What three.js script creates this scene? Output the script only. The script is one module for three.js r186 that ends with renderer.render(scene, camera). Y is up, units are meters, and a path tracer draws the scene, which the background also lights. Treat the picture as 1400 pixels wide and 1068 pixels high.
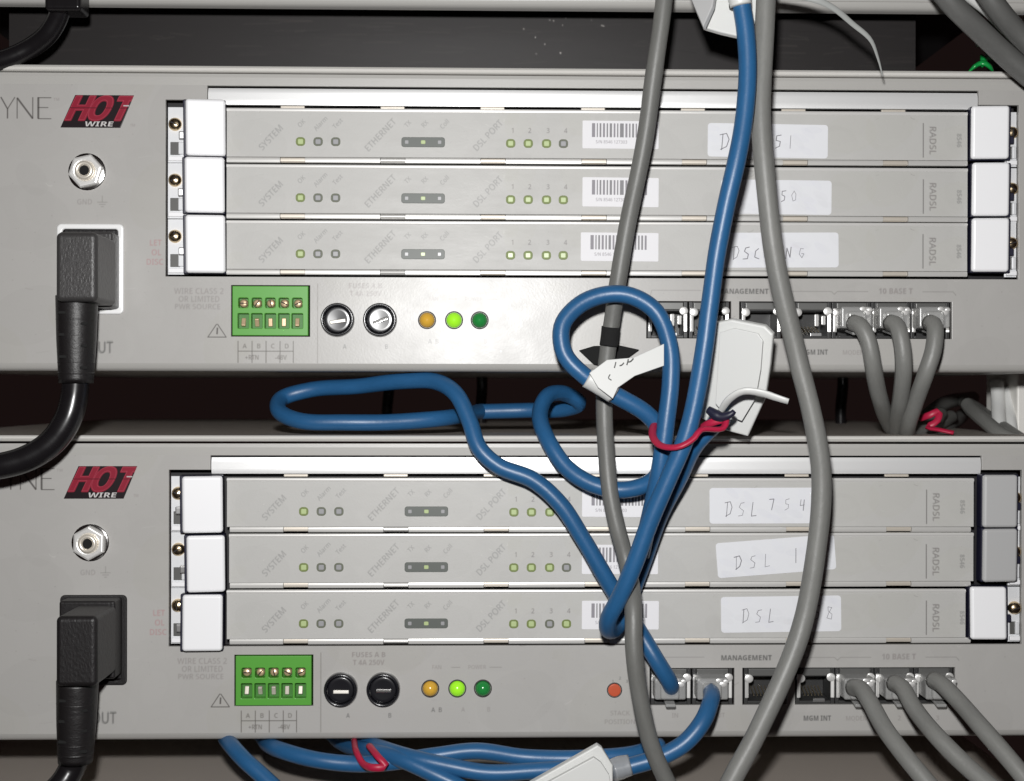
import * as THREE from 'three';
import { RoundedBoxGeometry } from 'three/addons/geometries/RoundedBoxGeometry.js';
import { mergeGeometries, toCreasedNormals, mergeVertices } from 'three/addons/utils/BufferGeometryUtils.js';

// ---------------------------------------------------------------- camera, light, exposure (lengths in mm, K turns them into metres)
const K = 0.001, DIST = 425, FOCAL = 1700, W = 1400, H = 1068;
const scene = new THREE.Scene();
const YAW = 0.0214;
const camera = new THREE.PerspectiveCamera(2 * Math.atan(H / 2 / FOCAL) * 180 / Math.PI, W / H, 0.02, 20);
camera.position.set(-DIST * Math.sin(YAW) * K, 0, DIST * Math.cos(YAW) * K);
camera.lookAt(0, 0, 0);
camera.rotateZ(0.0016);
camera.focus = 0.405;
camera.userData.fStop = 20;
camera.updateMatrixWorld(true);
camera.updateProjectionMatrix();

scene.background = new THREE.Color().setRGB(0.0085, 0.0048, 0.0045);      // the dim machine room
const flash = new THREE.PointLight(new THREE.Color().setRGB(1, 0.995, 0.985), 0.61, 0, 2);   // the flash of the camera, just above its lens
flash.name = 'flash';
flash.position.set(-0.020, 0.052, 0.425);
flash.castShadow = true; flash.shadow.radius = 0.45; flash.shadow.mapSize.set(2048, 2048); flash.shadow.camera.near = 0.05; flash.shadow.camera.far = 3;
scene.add(flash);

const renderer = new THREE.WebGLRenderer({ antialias: true });
renderer.toneMapping = THREE.LinearToneMapping;
renderer.toneMappingExposure = 1;
renderer.shadowMap.enabled = true;

// ---------------------------------------------------------------- helpers
let seed = 7;
const rnd = () => { seed = (seed * 1664525 + 1013904223) >>> 0; return seed / 4294967296; };
const V = (x, y, z) => new THREE.Vector3(x, y, z);
// point (mm) at height z above the front plane that lies on the sight line of a photograph pixel
const ray = new THREE.Vector3();
function P(px, py, z = 0) {
  ray.set((px - W / 2) / (W / 2), (H / 2 - py) / (H / 2), 0.5).unproject(camera).sub(camera.position);
  const t = (z * K - camera.position.z) / ray.z;
  return V(camera.position.x + ray.x * t, camera.position.y + ray.y * t, z * K).divideScalar(K);
}
const X = (px) => P(px, 300).x, Y = (py) => P(660, py).y;

const used = {};
const numbered = (n) => { const k = used[n] = (used[n] ?? -1) + 1; return k ? n + '_' + String(k).padStart(3, '0') : n; };
function tag(o, label, category, group, kind) {
  o.userData = { ...o.userData, label, category };
  if (group) o.userData.group = group;
  if (kind) o.userData.kind = kind;
  return o;
}
function thing(name, label, category, at, group) {
  const g = new THREE.Group(); g.name = numbered(name); g.position.set(at.x * K, at.y * K, at.z * K);
  scene.add(g); return tag(g, label, category, group);
}
// a named mesh; geometry already in metres about its own origin, position in mm
function part(name, geo, mat, parent, x = 0, y = 0, z = 0) {
  const m = new THREE.Mesh(geo, mat); m.name = parent === scene ? numbered(name) : name;
  m.position.set(x * K, y * K, z * K); m.castShadow = m.receiveShadow = true; parent.add(m); return m;
}
const cache = {};
const memo = (key, f) => cache[key] ??= f();
const f2 = (n) => n.toFixed(3);
const rbox = (w, h, d, r = 0.3, s = 2) => memo(['rb', f2(w), f2(h), f2(d), r, s].join(), () => new RoundedBoxGeometry(w * K, h * K, d * K, s, Math.min(r, w / 2.01, h / 2.01, d / 2.01) * K));
const cyl = (r0, r1, h, n = 24) => memo(['cy', r0, r1, h, n].join(), () => new THREE.CylinderGeometry(r0 * K, r1 * K, h * K, n).rotateX(Math.PI / 2));   // axis along z, r0 in front
const lathe = (pts, n = 32) => new THREE.LatheGeometry(pts.map(([r, z]) => new THREE.Vector2(r * K, z * K)), n).rotateX(Math.PI / 2);                      // profile (radius, z)
function extrude(pts, depth, bevel = 0.15, holes = [], segs = 2) {                // outline in mm, front face at z = 0, going back by depth
  const s = pts.isShape ? pts : new THREE.Shape(pts.map(([x, y]) => new THREE.Vector2(x, y)));
  for (const h of holes) s.holes.push(new THREE.Path(h.map(([x, y]) => new THREE.Vector2(x, y))));
  const g = new THREE.ExtrudeGeometry(s, { depth: depth - 2 * bevel, bevelEnabled: bevel > 0, bevelSize: bevel, bevelThickness: bevel, bevelOffset: -bevel, bevelSegments: segs, curveSegments: 8 });
  g.translate(0, 0, -depth + bevel); g.scale(K, K, K); return g;
}
const rect = (x0, y0, x1, y1) => [[x0, y0], [x1, y0], [x1, y1], [x0, y1]];
function roundRect(x0, y0, x1, y1, r, n = 5) {
  const p = [];
  for (const [cx, cy, a] of [[x1 - r, y0 + r, -90], [x1 - r, y1 - r, 0], [x0 + r, y1 - r, 90], [x0 + r, y0 + r, 180]])
    for (let i = 0; i <= n; i++) { const t = (a + 90 * i / n) * Math.PI / 180; p.push([cx + r * Math.cos(t), cy + r * Math.sin(t)]); }
  return p;
}
// a profile in (y, z), mm, extruded along x from x0 to x1
function rail(profile, x0, x1, crease = 0.6) {
  const s = new THREE.Shape(profile.map(([y, z]) => new THREE.Vector2(-z, y)));
  const g = new THREE.ExtrudeGeometry(s, { depth: x1 - x0, bevelEnabled: false, steps: 1 });
  g.rotateY(Math.PI / 2); g.translate(x0, 0, 0); g.scale(K, K, K);
  return toCreasedNormals(g, crease);
}
const arc = (y0, y1, z, bulge, n = 10) => Array.from({ length: n + 1 }, (_, i) => { const t = i / n; return [y0 + (y1 - y0) * t, z + bulge * 4 * t * (1 - t)]; });
function planarUV(g, x0, y0, w, h) {
  const p = g.attributes.position, uv = new Float32Array(p.count * 2);
  for (let i = 0; i < p.count; i++) { uv[2 * i] = (p.getX(i) / K - x0) / w; uv[2 * i + 1] = (p.getY(i) / K - y0) / h; }
  g.setAttribute('uv', new THREE.BufferAttribute(uv, 2)); return g;
}
// round or flat tapering tube; pts in mm relative to origin, radii one number or a list [r] or [rx, ry]
function tube(pts, radius, { seg = 0, n = 16, flat = 1, wobble = 0, caps = true } = {}) {
  const curve = new THREE.CatmullRomCurve3(pts.map((p) => p.clone().multiplyScalar(K)), false, 'centripetal');
  const len = curve.getLength() / K; seg = seg || Math.max(12, Math.ceil(len / 1.6));
  const frames = curve.computeFrenetFrames(seg, false), pos = [], idx = [], uv = [];
  const R = (t) => Array.isArray(radius) ? (() => { const f = t * (radius.length - 1), i = Math.min(radius.length - 2, Math.floor(f)); return radius[i] + (radius[i + 1] - radius[i]) * (f - i); })() : radius;
  const ph = rnd() * 10;
  for (let i = 0; i <= seg; i++) {
    const t = i / seg, c = curve.getPointAt(t), q = t * len, e = wobble * 26 * K * Math.min(1, 6 * t, 6 * (1 - t));
    c.x += e * (Math.sin(ph + q * 0.055) + 0.6 * Math.sin(2 * ph + q * 0.13)); c.y += e * Math.sin(3 * ph + q * 0.047); c.z += e * Math.sin(5 * ph + q * 0.06);
    const r = R(t) * K * (1 + wobble * Math.sin(ph + t * len * 0.11) + wobble * 0.6 * Math.sin(ph * 3 + t * len * 0.29));
    for (let j = 0; j <= n; j++) {
      const a = j / n * 2 * Math.PI, N = frames.normals[i], B = frames.binormals[i];
      const ca = Math.cos(a) * r, sa = Math.sin(a) * r * flat;
      pos.push(c.x + N.x * ca + B.x * sa, c.y + N.y * ca + B.y * sa, c.z + N.z * ca + B.z * sa); uv.push(t * len / 20, j / n);
      if (i < seg && j < n) { const q = i * (n + 1) + j; idx.push(q, q + 1, q + n + 1, q + 1, q + n + 2, q + n + 1); }
    }
  }
  if (caps) for (const [i, flip] of [[0, 1], [seg, 0]]) {
    const c = curve.getPointAt(i / seg), m = pos.length / 3; pos.push(c.x, c.y, c.z); uv.push(0, 0);
    for (let j = 0; j < n; j++) { const q = i * (n + 1) + j; flip ? idx.push(m, q + 1, q) : idx.push(m, q, q + 1); }
  }
  const g = new THREE.BufferGeometry();
  g.setAttribute('position', new THREE.Float32BufferAttribute(pos, 3)); g.setAttribute('uv', new THREE.Float32BufferAttribute(uv, 2)); g.setIndex(idx);
  g.computeVertexNormals(); return g;
}
const path = (list, o) => list.map(([px, py, h]) => P(px, py, h).sub(o));

// ---------------------------------------------------------------- textures
const lin = (r, g, b) => new THREE.Color().setRGB(r, g ?? r, b ?? r);
function noiseTex(n, f, { lo = 0, hi = 1, stretch = 1, repeat = [1, 1], speck = 0 } = {}) {
  const d = new Uint8Array(n * n * 4), oct = [];
  for (let o = 0; o < f.length; o++) { const c = f[o][0], cy = Math.max(1, Math.round(c * stretch)); oct.push([c, cy, f[o][1], Array.from({ length: c * cy }, rnd)]); }
  const sm = (t) => t * t * (3 - 2 * t);
  for (let y = 0; y < n; y++) for (let x = 0; x < n; x++) {
    let s = 0, a = 0;
    for (const [cx, cy, w, g] of oct) {
      const u = x / n * cx, v = y / n * cy, i = Math.floor(u), j = Math.floor(v), p = sm(u - i), q = sm(v - j), at = (ii, jj) => g[(ii % cx) + (jj % cy) * cx];
      s += w * ((at(i, j) * (1 - p) + at(i + 1, j) * p) * (1 - q) + (at(i, j + 1) * (1 - p) + at(i + 1, j + 1) * p) * q); a += w;
    }
    s = s / a; if (speck && rnd() < speck) s = rnd();
    const k = 255 * (lo + (hi - lo) * s), o = 4 * (y * n + x); d[o] = d[o + 1] = d[o + 2] = k; d[o + 3] = 255;
  }
  const t = new THREE.DataTexture(d, n, n); t.wrapS = t.wrapT = THREE.RepeatWrapping; t.magFilter = THREE.LinearFilter; t.repeat.set(...repeat); t.needsUpdate = true; return t;
}
function canvasTex(w, h, draw) {
  const c = document.createElement('canvas'); c.width = w; c.height = h; draw(c.getContext('2d'));
  const t = new THREE.CanvasTexture(c); t.colorSpace = THREE.SRGBColorSpace; t.magFilter = THREE.LinearFilter; t.anisotropy = 8; return t;
}
const css = (r, g, b, a = 1) => { const s = (c) => Math.round(255 * (c <= 0.0031308 ? 12.92 * c : 1.055 * c ** (1 / 2.4) - 0.055)); return `rgba(${s(r)},${s(g ?? r)},${s(b ?? r)},${a})`; };
function grain(g, w, h, amount, n) {                                           // faint mottling and dust of the paint
  for (let i = 0; i < n; i++) { const r = 8 + rnd() * 60; g.fillStyle = `rgba(${rnd() < 0.5 ? '60,50,40' : '255,252,245'},${amount * rnd()})`; g.beginPath(); g.ellipse(rnd() * w, rnd() * h, r * 1.5, r, rnd() * 3, 0, 7); g.fill(); }
  for (let i = 0; i < n * 3; i++) { g.fillStyle = `rgba(50,40,35,${0.05 + 0.12 * rnd()})`; g.fillRect(rnd() * w, rnd() * h, 0.6 + rnd() * 1.4, 0.6 + rnd()); }
  for (let i = 0; i < n / 8; i++) { const x = rnd() * w, y = rnd() * h; g.strokeStyle = `rgba(${rnd() < 0.6 ? '60,52,48' : '240,238,232'},${0.10 + 0.2 * rnd()})`; g.lineWidth = 0.5 + 0.7 * rnd(); g.beginPath(); g.moveTo(x, y); g.quadraticCurveTo(x + rnd() * 20 - 10, y + rnd() * 8, x + rnd() * 40 - 20, y + rnd() * 16 - 8); g.stroke(); }
  for (let i = 0; i < n / 6; i++) { g.strokeStyle = `rgba(${rnd() < 0.5 ? '70,60,55' : '255,255,255'},${0.05 + 0.1 * rnd()})`; g.lineWidth = 0.6; const x = rnd() * w, y = rnd() * h; g.beginPath(); g.moveTo(x, y); g.lineTo(x + rnd() * 50 - 25, y + rnd() * 12 - 6); g.stroke(); }
}
function text(g, s, x, y, size, { color = 'rgba(70,68,66,0.8)', angle = 0, weight = '', align = 'center', sx = 1, font = 'sans-serif' } = {}) {
  g.save(); g.translate(x, y); g.rotate(angle); g.scale(sx, 1); g.font = `${weight} ${size}px ${font}`; g.textAlign = align; g.textBaseline = 'middle'; g.fillStyle = color; g.globalAlpha = 0.3;
  const e = size * 0.05; for (const [dx, dy] of [[0, 0], [e, 0], [-e, e], [0, -e]]) g.fillText(s, dx, dy);   // worn, slightly bleeding screen print
  g.restore();
}
const orange = noiseTex(256, [[64, 1], [128, 0.7]]);                            // orange-peel of sprayed paint
const fine = noiseTex(256, [[24, 1], [96, 0.6], [200, 0.5]]);
const streak = noiseTex(256, [[8, 1], [3, 1]], { stretch: 22, lo: 0.36, hi: 0.5 });
const dirt = noiseTex(256, [[3, 1], [7, 0.8], [40, 0.5], [120, 0.3]], { lo: 0.66, hi: 1, speck: 0.004, repeat: [0.35, 1] });
const smudge = noiseTex(256, [[4, 1], [9, 0.8], [30, 0.5], [90, 0.3]], { lo: 0.7, hi: 1, speck: 0.002, repeat: [3, 1] });
const clone = (t, u, v) => { const c = t.clone(); c.repeat.set(u, v); c.needsUpdate = true; return c; };

// ---------------------------------------------------------------- materials
const std = (color, roughness, metalness = 0, extra = {}) => new THREE.MeshStandardMaterial({ color, roughness, metalness, ...extra });
const phys = (color, roughness, extra = {}) => new THREE.MeshPhysicalMaterial({ color, roughness, ...extra });
const PANEL = [0.43, 0.42, 0.40], CARD = [0.492, 0.487, 0.468];
const M = {
  beige: std(lin(...PANEL), 0.34, 0, { bumpMap: clone(orange, 3, 3), bumpScale: 0.00001 }),
  edge: std(lin(0.82, 0.80, 0.76), 0.34),
  cover: std(lin(0.47, 0.42, 0.375), 0.5, 0, { bumpMap: clone(orange, 3, 3), bumpScale: 0.00004 }),
  card: std(lin(...CARD), 0.5),
  white: phys(lin(0.93, 0.93, 0.95), 0.34, { clearcoat: 0.6, clearcoatRoughness: 0.34 }),
  whiteGrey: phys(lin(0.47, 0.47, 0.47), 0.4),
  tagWhite: phys(lin(0.66, 0.665, 0.65), 0.42),
  paper: std(lin(0.8, 0.8, 0.82), 0.75),
  alu: std(lin(0.84, 0.84, 0.84), 0.9, 0.45, { roughnessMap: streak, bumpMap: clone(streak, 2, 1), bumpScale: 0.00002 }),
  steel: std(lin(0.68, 0.68, 0.68), 0.3, 0.9),
  flange: std(lin(0.64, 0.63, 0.61), 0.32, 0.3),
  spring: std(lin(0.60, 0.55, 0.48), 0.42, 0.35),
  chrome: std(lin(0.8, 0.79, 0.77), 0.16, 1),
  brass: std(lin(0.78, 0.62, 0.40), 0.25, 1),
  dark: std(lin(0.012, 0.011, 0.013), 0.6),
  darkSteel: std(lin(0.045, 0.042, 0.040), 0.5),
  navy: std(lin(0.012, 0.012, 0.03), 0.45),
  rubber: std(lin(0.042, 0.04, 0.04), 0.42, 0, { bumpMap: clone(fine, 1, 1), bumpScale: 0.0001 }),
  rubberDark: std(lin(0.011, 0.0095, 0.01), 0.46, 0, { bumpMap: clone(fine, 1, 1), bumpScale: 0.0001 }),
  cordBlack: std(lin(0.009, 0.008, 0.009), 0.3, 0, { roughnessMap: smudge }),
  grey: phys(lin(0.225, 0.225, 0.213), 0.46, { map: dirt, bumpMap: clone(fine, 1, 1), bumpScale: 0.00004 }),
  greyMid: phys(lin(0.175, 0.175, 0.165), 0.46, { map: dirt, bumpMap: clone(fine, 1, 1), bumpScale: 0.00004 }),
  greyDark: phys(lin(0.13, 0.13, 0.125), 0.45, { map: dirt }),
  blue: phys(lin(0.023, 0.12, 0.285), 0.39, { map: dirt, bumpMap: clone(fine, 1, 1), bumpScale: 0.00003 }),
  red: std(lin(0.42, 0.012, 0.05), 0.45),
  green: phys(lin(0.095, 0.36, 0.045), 0.4),
  greenDark: std(lin(0.05, 0.19, 0.03), 0.5),
  fuse: phys(lin(0.011, 0.011, 0.014), 0.2, { clearcoat: 1, clearcoatRoughness: 0.26 }),
  slotMetal: std(lin(0.75, 0.72, 0.66), 0.35, 0.6),
  clear: phys(lin(0.72, 0.72, 0.71), 0.2, { transmission: 0.62, thickness: 0, ior: 1.5 }),
  portGrey: std(lin(0.16, 0.16, 0.155), 0.35, 0.4),
  amber: phys(lin(0.70, 0.40, 0.05), 0.2),
  lime: phys(lin(0.32, 0.72, 0.03), 0.22, { emissive: lin(0.25, 0.75, 0.01), emissiveIntensity: 0.35 }),
  leaf: phys(lin(0.02, 0.24, 0.05), 0.18),
  orange: phys(lin(0.55, 0.09, 0.035), 0.4),
  ledRing: std(lin(0.13, 0.14, 0.10), 0.5),
  ledRingGreen: std(lin(0.17, 0.215, 0.06), 0.5),
  ledGreen: phys(lin(0.44, 0.52, 0.27), 0.3, { emissive: lin(0.3, 0.5, 0.08), emissiveIntensity: 0.08 }),
  ledGrey: phys(lin(0.34, 0.34, 0.35), 0.3),
  slotDark: std(lin(0.095, 0.105, 0.095), 0.45),
  shieldGold: std(lin(0.7, 0.6, 0.42), 0.3, 0.9),
  strip: phys(lin(0.36, 0.37, 0.36), 0.4),
  copper: std(lin(0.85, 0.62, 0.4), 0.38, 0.6),
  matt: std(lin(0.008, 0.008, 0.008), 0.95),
  pale: std(lin(0.86, 0.80, 0.70), 0.34, 0.5),
  bead: std(lin(0.72, 0.71, 0.69), 0.34, 0.3),
  ear: std(lin(0.80, 0.81, 0.83), 0.36, 0.15),
  portDark: std(lin(0.05, 0.05, 0.05), 0.4, 0.3),
  spot: std(lin(0.95, 0.94, 0.92), 0.36, 0.55),
  rim: std(lin(0.95, 0.95, 0.95), 0.34, 0.1),  // near-white base colour carries the flash glare of the upper inlet
  wireGreen: phys(lin(0.01, 0.30, 0.06), 0.25),
};

// ---------------------------------------------------------------- printed faces
// unit face: photograph columns PX0..PX1 and rows PY0..PY1 of the upper unit
const PX0 = -150, PX1 = 1440, PY0 = 103, PY1 = 498;
const panelTex = canvasTex(2048, 512, (g) => {
  g.fillStyle = css(...PANEL); g.fillRect(0, 0, 2048, 512); grain(g, 2048, 512, 0.02, 260);
  g.setTransform(2048 / (PX1 - PX0), 0, 0, 512 / (PY1 - PY0), -PX0 * 2048 / (PX1 - PX0), -PY0 * 512 / (PY1 - PY0));
  const ink = 'rgba(46,43,42,0.6)', soft = 'rgba(85,80,76,0.3)';
  const line = (pts, w = 1.2, c = ink) => { g.strokeStyle = c; g.lineWidth = w; g.lineJoin = 'round'; g.beginPath(); pts.forEach(([x, y], i) => i ? g.lineTo(x, y) : g.moveTo(x, y)); g.stroke(); };
  line([[-2, 137], [7, 153], [7, 166]], 1.7); line([[7, 153], [17, 137]], 1.2);                       // the maker's thin lettering
  line([[20, 166], [20, 138]], 1.2); line([[20, 138], [41, 166]], 2.4); line([[41, 166], [41, 137]], 1.2);
  line([[48.5, 137], [48.5, 166]], 2.6); for (const y of [137.5, 151, 166]) line([[48, y], [y === 151 ? 62 : 66, y]], 1.1);
  text(g, 'TM', 73, 139, 6, { color: soft }); text(g, 'TM', 176, 174, 5, { color: soft });
  text(g, 'GND', 111, 279, 10, { color: soft }); line([[135, 270], [135, 279]], 1, soft); for (const [w, y] of [[7, 279], [4.5, 282], [2, 285]]) line([[135 - w, y], [135 + w, y]], 1, soft);
  text(g, 'OUT', 133, 476, 21, { color: ink, sx: 0.82, font: 'sans-serif' });
  const red = 'rgba(170,60,70,0.3)'; text(g, 'LET', 207, 334, 11, { color: red }); text(g, 'OL', 208, 347, 11, { color: red }); text(g, 'DISC', 206, 360, 11, { color: red });
  text(g, 'WIRE CLASS 2', 266, 399, 10.5, { color: soft, sx: 1.05 }); text(g, 'OR LIMITED', 266, 410, 10.5, { color: soft }); text(g, 'PWR SOURCE', 264, 421, 10, { color: soft, sx: 1.05 });
  line([[290, 444], [278, 462], [303, 462], [291, 444]], 1.1); line([[291, 449], [290.5, 458]], 2);
  const grid = 'rgba(80,76,72,0.75)';
  line([[319, 467], [319, 497]], 1, grid); line([[319, 481], [394, 481]], 1, grid); line([[427, 388], [427, 497]], 1, 'rgba(110,106,102,0.6)');
  for (const x of [338, 357, 376, 394]) line([[x, 467], [x, 497]], 1, grid);
  for (const [s, x] of [['A', 328], ['B', 347], ['C', 366], ['D', 385]]) text(g, s, x, 474, 9, { color: grid });
  text(g, '+RTN', 338, 490, 8, { color: grid }); text(g, '-48V', 377, 490, 8, { color: grid });
  text(g, 'FUSES A B', 492, 392, 10, { color: soft, sx: 1.0, weight: 'bold' }); text(g, 'T 4A 250V', 492, 402, 9.5, { color: soft, weight: 'bold' });
  text(g, 'A', 464, 475, 8, { color: ink }); text(g, 'B', 521, 475, 8, { color: ink });
  text(g, 'FAN', 585, 409, 7.5, { color: soft }); line([[605, 409], [617, 409]], 1, soft); text(g, 'POWER', 640, 409, 7.5, { color: soft }); line([[657, 409], [674, 409]], 1, soft);
  text(g, 'A  B', 585, 467, 8.5, { color: ink }); text(g, 'A', 621, 467, 8, { color: soft }); text(g, 'B', 656, 467, 8, { color: soft });
  for (const [a, s] of [[-0.7, '1'], [0, '2'], [0.7, '3']]) text(g, s, 836 + 15 * Math.sin(a), 441 - 17 * Math.cos(a), 6, { color: ink });
  text(g, 'STACK', 836, 473, 8, { color: soft, sx: 1.2 }); text(g, 'POSITION', 836, 485, 8, { color: soft, sx: 1.2 });
  line([[880, 412], [884, 396], [952, 396]], 1, soft); text(g, 'MANAGEMENT', 1010, 397, 9.5, { color: ink, weight: 'bold', sx: 1.05 });
  line([[1060, 397], [1132, 397], [1136, 401], [1140, 397], [1183, 397]], 1, soft); line([[1258, 397], [1301, 397], [1305, 402]], 1, soft);
  text(g, '10 BASE T', 1221, 396, 10.5, { color: soft, weight: 'bold', sx: 1.0 });
  text(g, 'IN', 912, 476, 9, { color: soft }); text(g, 'OUT', 972, 476, 9, { color: soft });
  text(g, 'MGM INT', 1108, 481, 9, { color: ink, weight: 'bold', sx: 0.95 }); text(g, 'MODEM', 1163, 481, 8.5, { color: soft }); text(g, '2', 1222, 481, 9, { color: soft }); text(g, '3', 1275, 481, 9, { color: soft });
});
const cardTex = canvasTex(2048, 146, (g) => {                                    // card face: 0..1012 by 0..72 photograph pixels
  g.fillStyle = css(...CARD); g.fillRect(0, 0, 2048, 146); grain(g, 2048, 146, 0.018, 120); g.scale(2048 / 1012, 146 / 72);
  const c = 'rgba(95,93,90,0.4)', d = 'rgba(70,68,66,0.52)', A = -0.80;
  text(g, 'SYSTEM', 60, 39, 12, { color: c, angle: A, sx: 1.0 }); text(g, 'ETHERNET', 208, 35, 12, { color: c, angle: A }); text(g, 'DSL PORT', 354, 35, 12, { color: c, angle: A });
  for (const [s, x] of [['OK', 101], ['Alarm', 127], ['Test', 150], ['TX', 245], ['RX', 268], ['Coll', 295]]) text(g, s, x, 20, 8.5, { color: c, angle: A });
  for (const [s, x] of [['1', 388], ['2', 411], ['3', 436], ['4', 460]]) text(g, s, x, 28, 8.5, { color: d });
  g.fillStyle = d; g.fillRect(950, 15, 1.4, 46);
  text(g, 'RADSL', 964, 38, 13, { color: d, angle: Math.PI / 2, sx: 1.02 }); text(g, '8546', 1000, 38, 8.5, { color: c, angle: Math.PI / 2, weight: 'bold' });
});
M.face = std(0xffffff, 0.41, 0, { map: panelTex, roughnessMap: smudge, bumpMap: clone(orange, 12, 3), bumpScale: 0.00001 });
M.cardFace = std(0xffffff, 0.6, 0, { map: cardTex, roughnessMap: smudge, bumpMap: clone(orange, 12, 1), bumpScale: 0.00002 });
const barTex = canvasTex(420, 152, (g) => {
  g.fillStyle = '#e6e5e8'; g.fillRect(0, 0, 420, 152);
  let x = 52; const ws = [22, 8, 12, 14, 10, 16, 12, 9, 26, 14, 10, 13, 9, 11, 12, 13];
  ws.forEach((w, i) => { g.fillStyle = i % 3 ? 'rgba(76,74,78,0.62)' : 'rgba(104,100,108,0.7)'; g.fillRect(x, 14, w * 0.8, 76); x += w * 0.8 + 9; });
  text(g, 'S/N 8546 127303', 160, 116, 24, { color: 'rgba(90,88,92,0.55)', sx: 0.95 });
});
const GLYPH = {
  D: [[[0.1, 1], [0.2, 0.05]], [[0, 0.08], [0.45, 0], [0.62, 0.35], [0.45, 0.8], [0.05, 1]]], S: [[[0.6, 0.05], [0.3, 0.1], [0.15, 0.35], [0.5, 0.6], [0.4, 0.92], [0.05, 0.95]]],
  L: [[[0.25, 0], [0.1, 0.95], [0.5, 0.9]]], C: [[[0.5, 0.15], [0.2, 0.35], [0.15, 0.8], [0.5, 0.9]]], 1: [[[0.3, 0], [0.22, 1]]], 5: [[[0.6, 0], [0.2, 0.08], [0.15, 0.42], [0.5, 0.5], [0.45, 0.85], [0.1, 1]]],
  0: [[[0.35, 0], [0.1, 0.4], [0.2, 0.9], [0.5, 0.8], [0.55, 0.3], [0.35, 0]]], 7: [[[0.05, 0.05], [0.55, 0.02], [0.3, 1]]], 4: [[[0.2, 0.05], [0.1, 0.6], [0.6, 0.5]], [[0.6, 0.05], [0.5, 1]]],
  I: [[[0.3, 0], [0.25, 1]]], N: [[[0.05, 1], [0.15, 0.1], [0.45, 0.9], [0.6, 0]]], G: [[[0.6, 0.15], [0.25, 0.1], [0.1, 0.6], [0.4, 0.9], [0.6, 0.55], [0.35, 0.55]]],
  8: [[[0.5, 0.15], [0.2, 0.1], [0.2, 0.4], [0.5, 0.6], [0.45, 0.95], [0.1, 0.85], [0.25, 0.5], [0.5, 0.15]]], ' ': [],
};
const handTex = (words) => canvasTex(656, 200, (g) => {
  g.fillStyle = '#e2e3e7'; g.fillRect(0, 0, 656, 200);
  for (let i = 0; i < 30; i++) { g.fillStyle = `rgba(120,120,130,${0.03 * rnd()})`; g.beginPath(); g.ellipse(rnd() * 656, rnd() * 200, 50, 20, rnd(), 0, 7); g.fill(); }
  g.strokeStyle = 'rgba(72,70,76,0.72)'; g.lineCap = g.lineJoin = 'round';
  for (const [s, x0, y0, step, size] of words) [...s].forEach((ch, i) => { for (const st of GLYPH[ch]) { g.lineWidth = 2.4 + rnd() * 2.2; g.beginPath(); st.forEach(([x, y], k) => { const a = x0 + i * step + x * size * 0.8 + rnd() * 3, b = y0 + y * size + rnd() * 3 + i * 1.5; k ? g.lineTo(a, b) : g.moveTo(a, b); }); g.stroke(); } });
});
const logoTex = canvasTex(512, 256, (g) => {
  g.fillStyle = '#1c1216'; g.fillRect(0, 0, 512, 256);
  g.save(); g.transform(1, 0, -0.42, 1, 100, 0);
  g.scale(1.42, 1); g.font = 'bold 262px sans-serif'; g.textBaseline = 'alphabetic'; g.lineJoin = 'round';
  [['H', -4], ['O', 100], ['T', 222]].forEach(([ch, x]) => { g.save(); g.translate(x, 198); g.scale(ch === 'O' ? 0.6 : 0.66, 1); g.fillStyle = '#8c1f33'; g.strokeStyle = '#8c1f33'; g.lineWidth = 16; g.strokeText(ch, 0, 0); g.fillText(ch, 0, 0); g.strokeStyle = 'rgba(225,140,150,0.35)'; g.lineWidth = 3; g.strokeText(ch, -3, -3); g.restore(); });  // pale pink offset stroke is a highlight painted on the letter edges
  g.fillStyle = 'rgba(40,8,16,0.75)'; g.fillRect(-60, 99, 420, 5);
  g.restore();
  g.save(); g.translate(170, 226); g.transform(1, 0, -0.25, 1, 0, 0); g.font = 'bold 54px sans-serif'; g.textBaseline = 'middle'; g.scale(1.5, 1); g.fillStyle = '#c9c6c4'; g.fillText('WIRE', 0, 2); g.restore();
  g.fillStyle = '#b9b4b4'; g.fillRect(440, 78, 40, 10);
});
M.logo = phys(0xffffff, 0.35, { map: logoTex });
M.barcode = std(0xffffff, 0.6, 0, { map: barTex });
const scratchTex = canvasTex(1024, 128, (g) => {
  g.fillStyle = css(0.018, 0.0155, 0.015); g.fillRect(0, 0, 1024, 128);
  for (let i = 0; i < 420; i++) { g.strokeStyle = `rgba(${rnd() < 0.7 ? '75,70,66' : '16,12,12'},${0.08 + 0.2 * rnd()})`; g.lineWidth = 0.5 + rnd(); const x = rnd() * 1024, y = rnd() * 128; g.beginPath(); g.moveTo(x, y); g.lineTo(x + 8 + 46 * rnd(), y + rnd() * 5 - 2.5); g.stroke(); }
  for (let i = 0; i < 20; i++) { const x = 565 + 100 * rnd() * rnd(), y = 15 + rnd() * 105; g.fillStyle = `rgba(235,232,225,${0.35 + 0.5 * rnd()})`; g.beginPath(); g.ellipse(x + rnd() * 40, y, 0.7 + 2.6 * rnd() * rnd(), 0.5 + 0.4 * rnd(), 0.2, 0, 7); g.fill(); }
});
M.scratched = std(0xffffff, 0.42, 0, { map: scratchTex });

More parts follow.
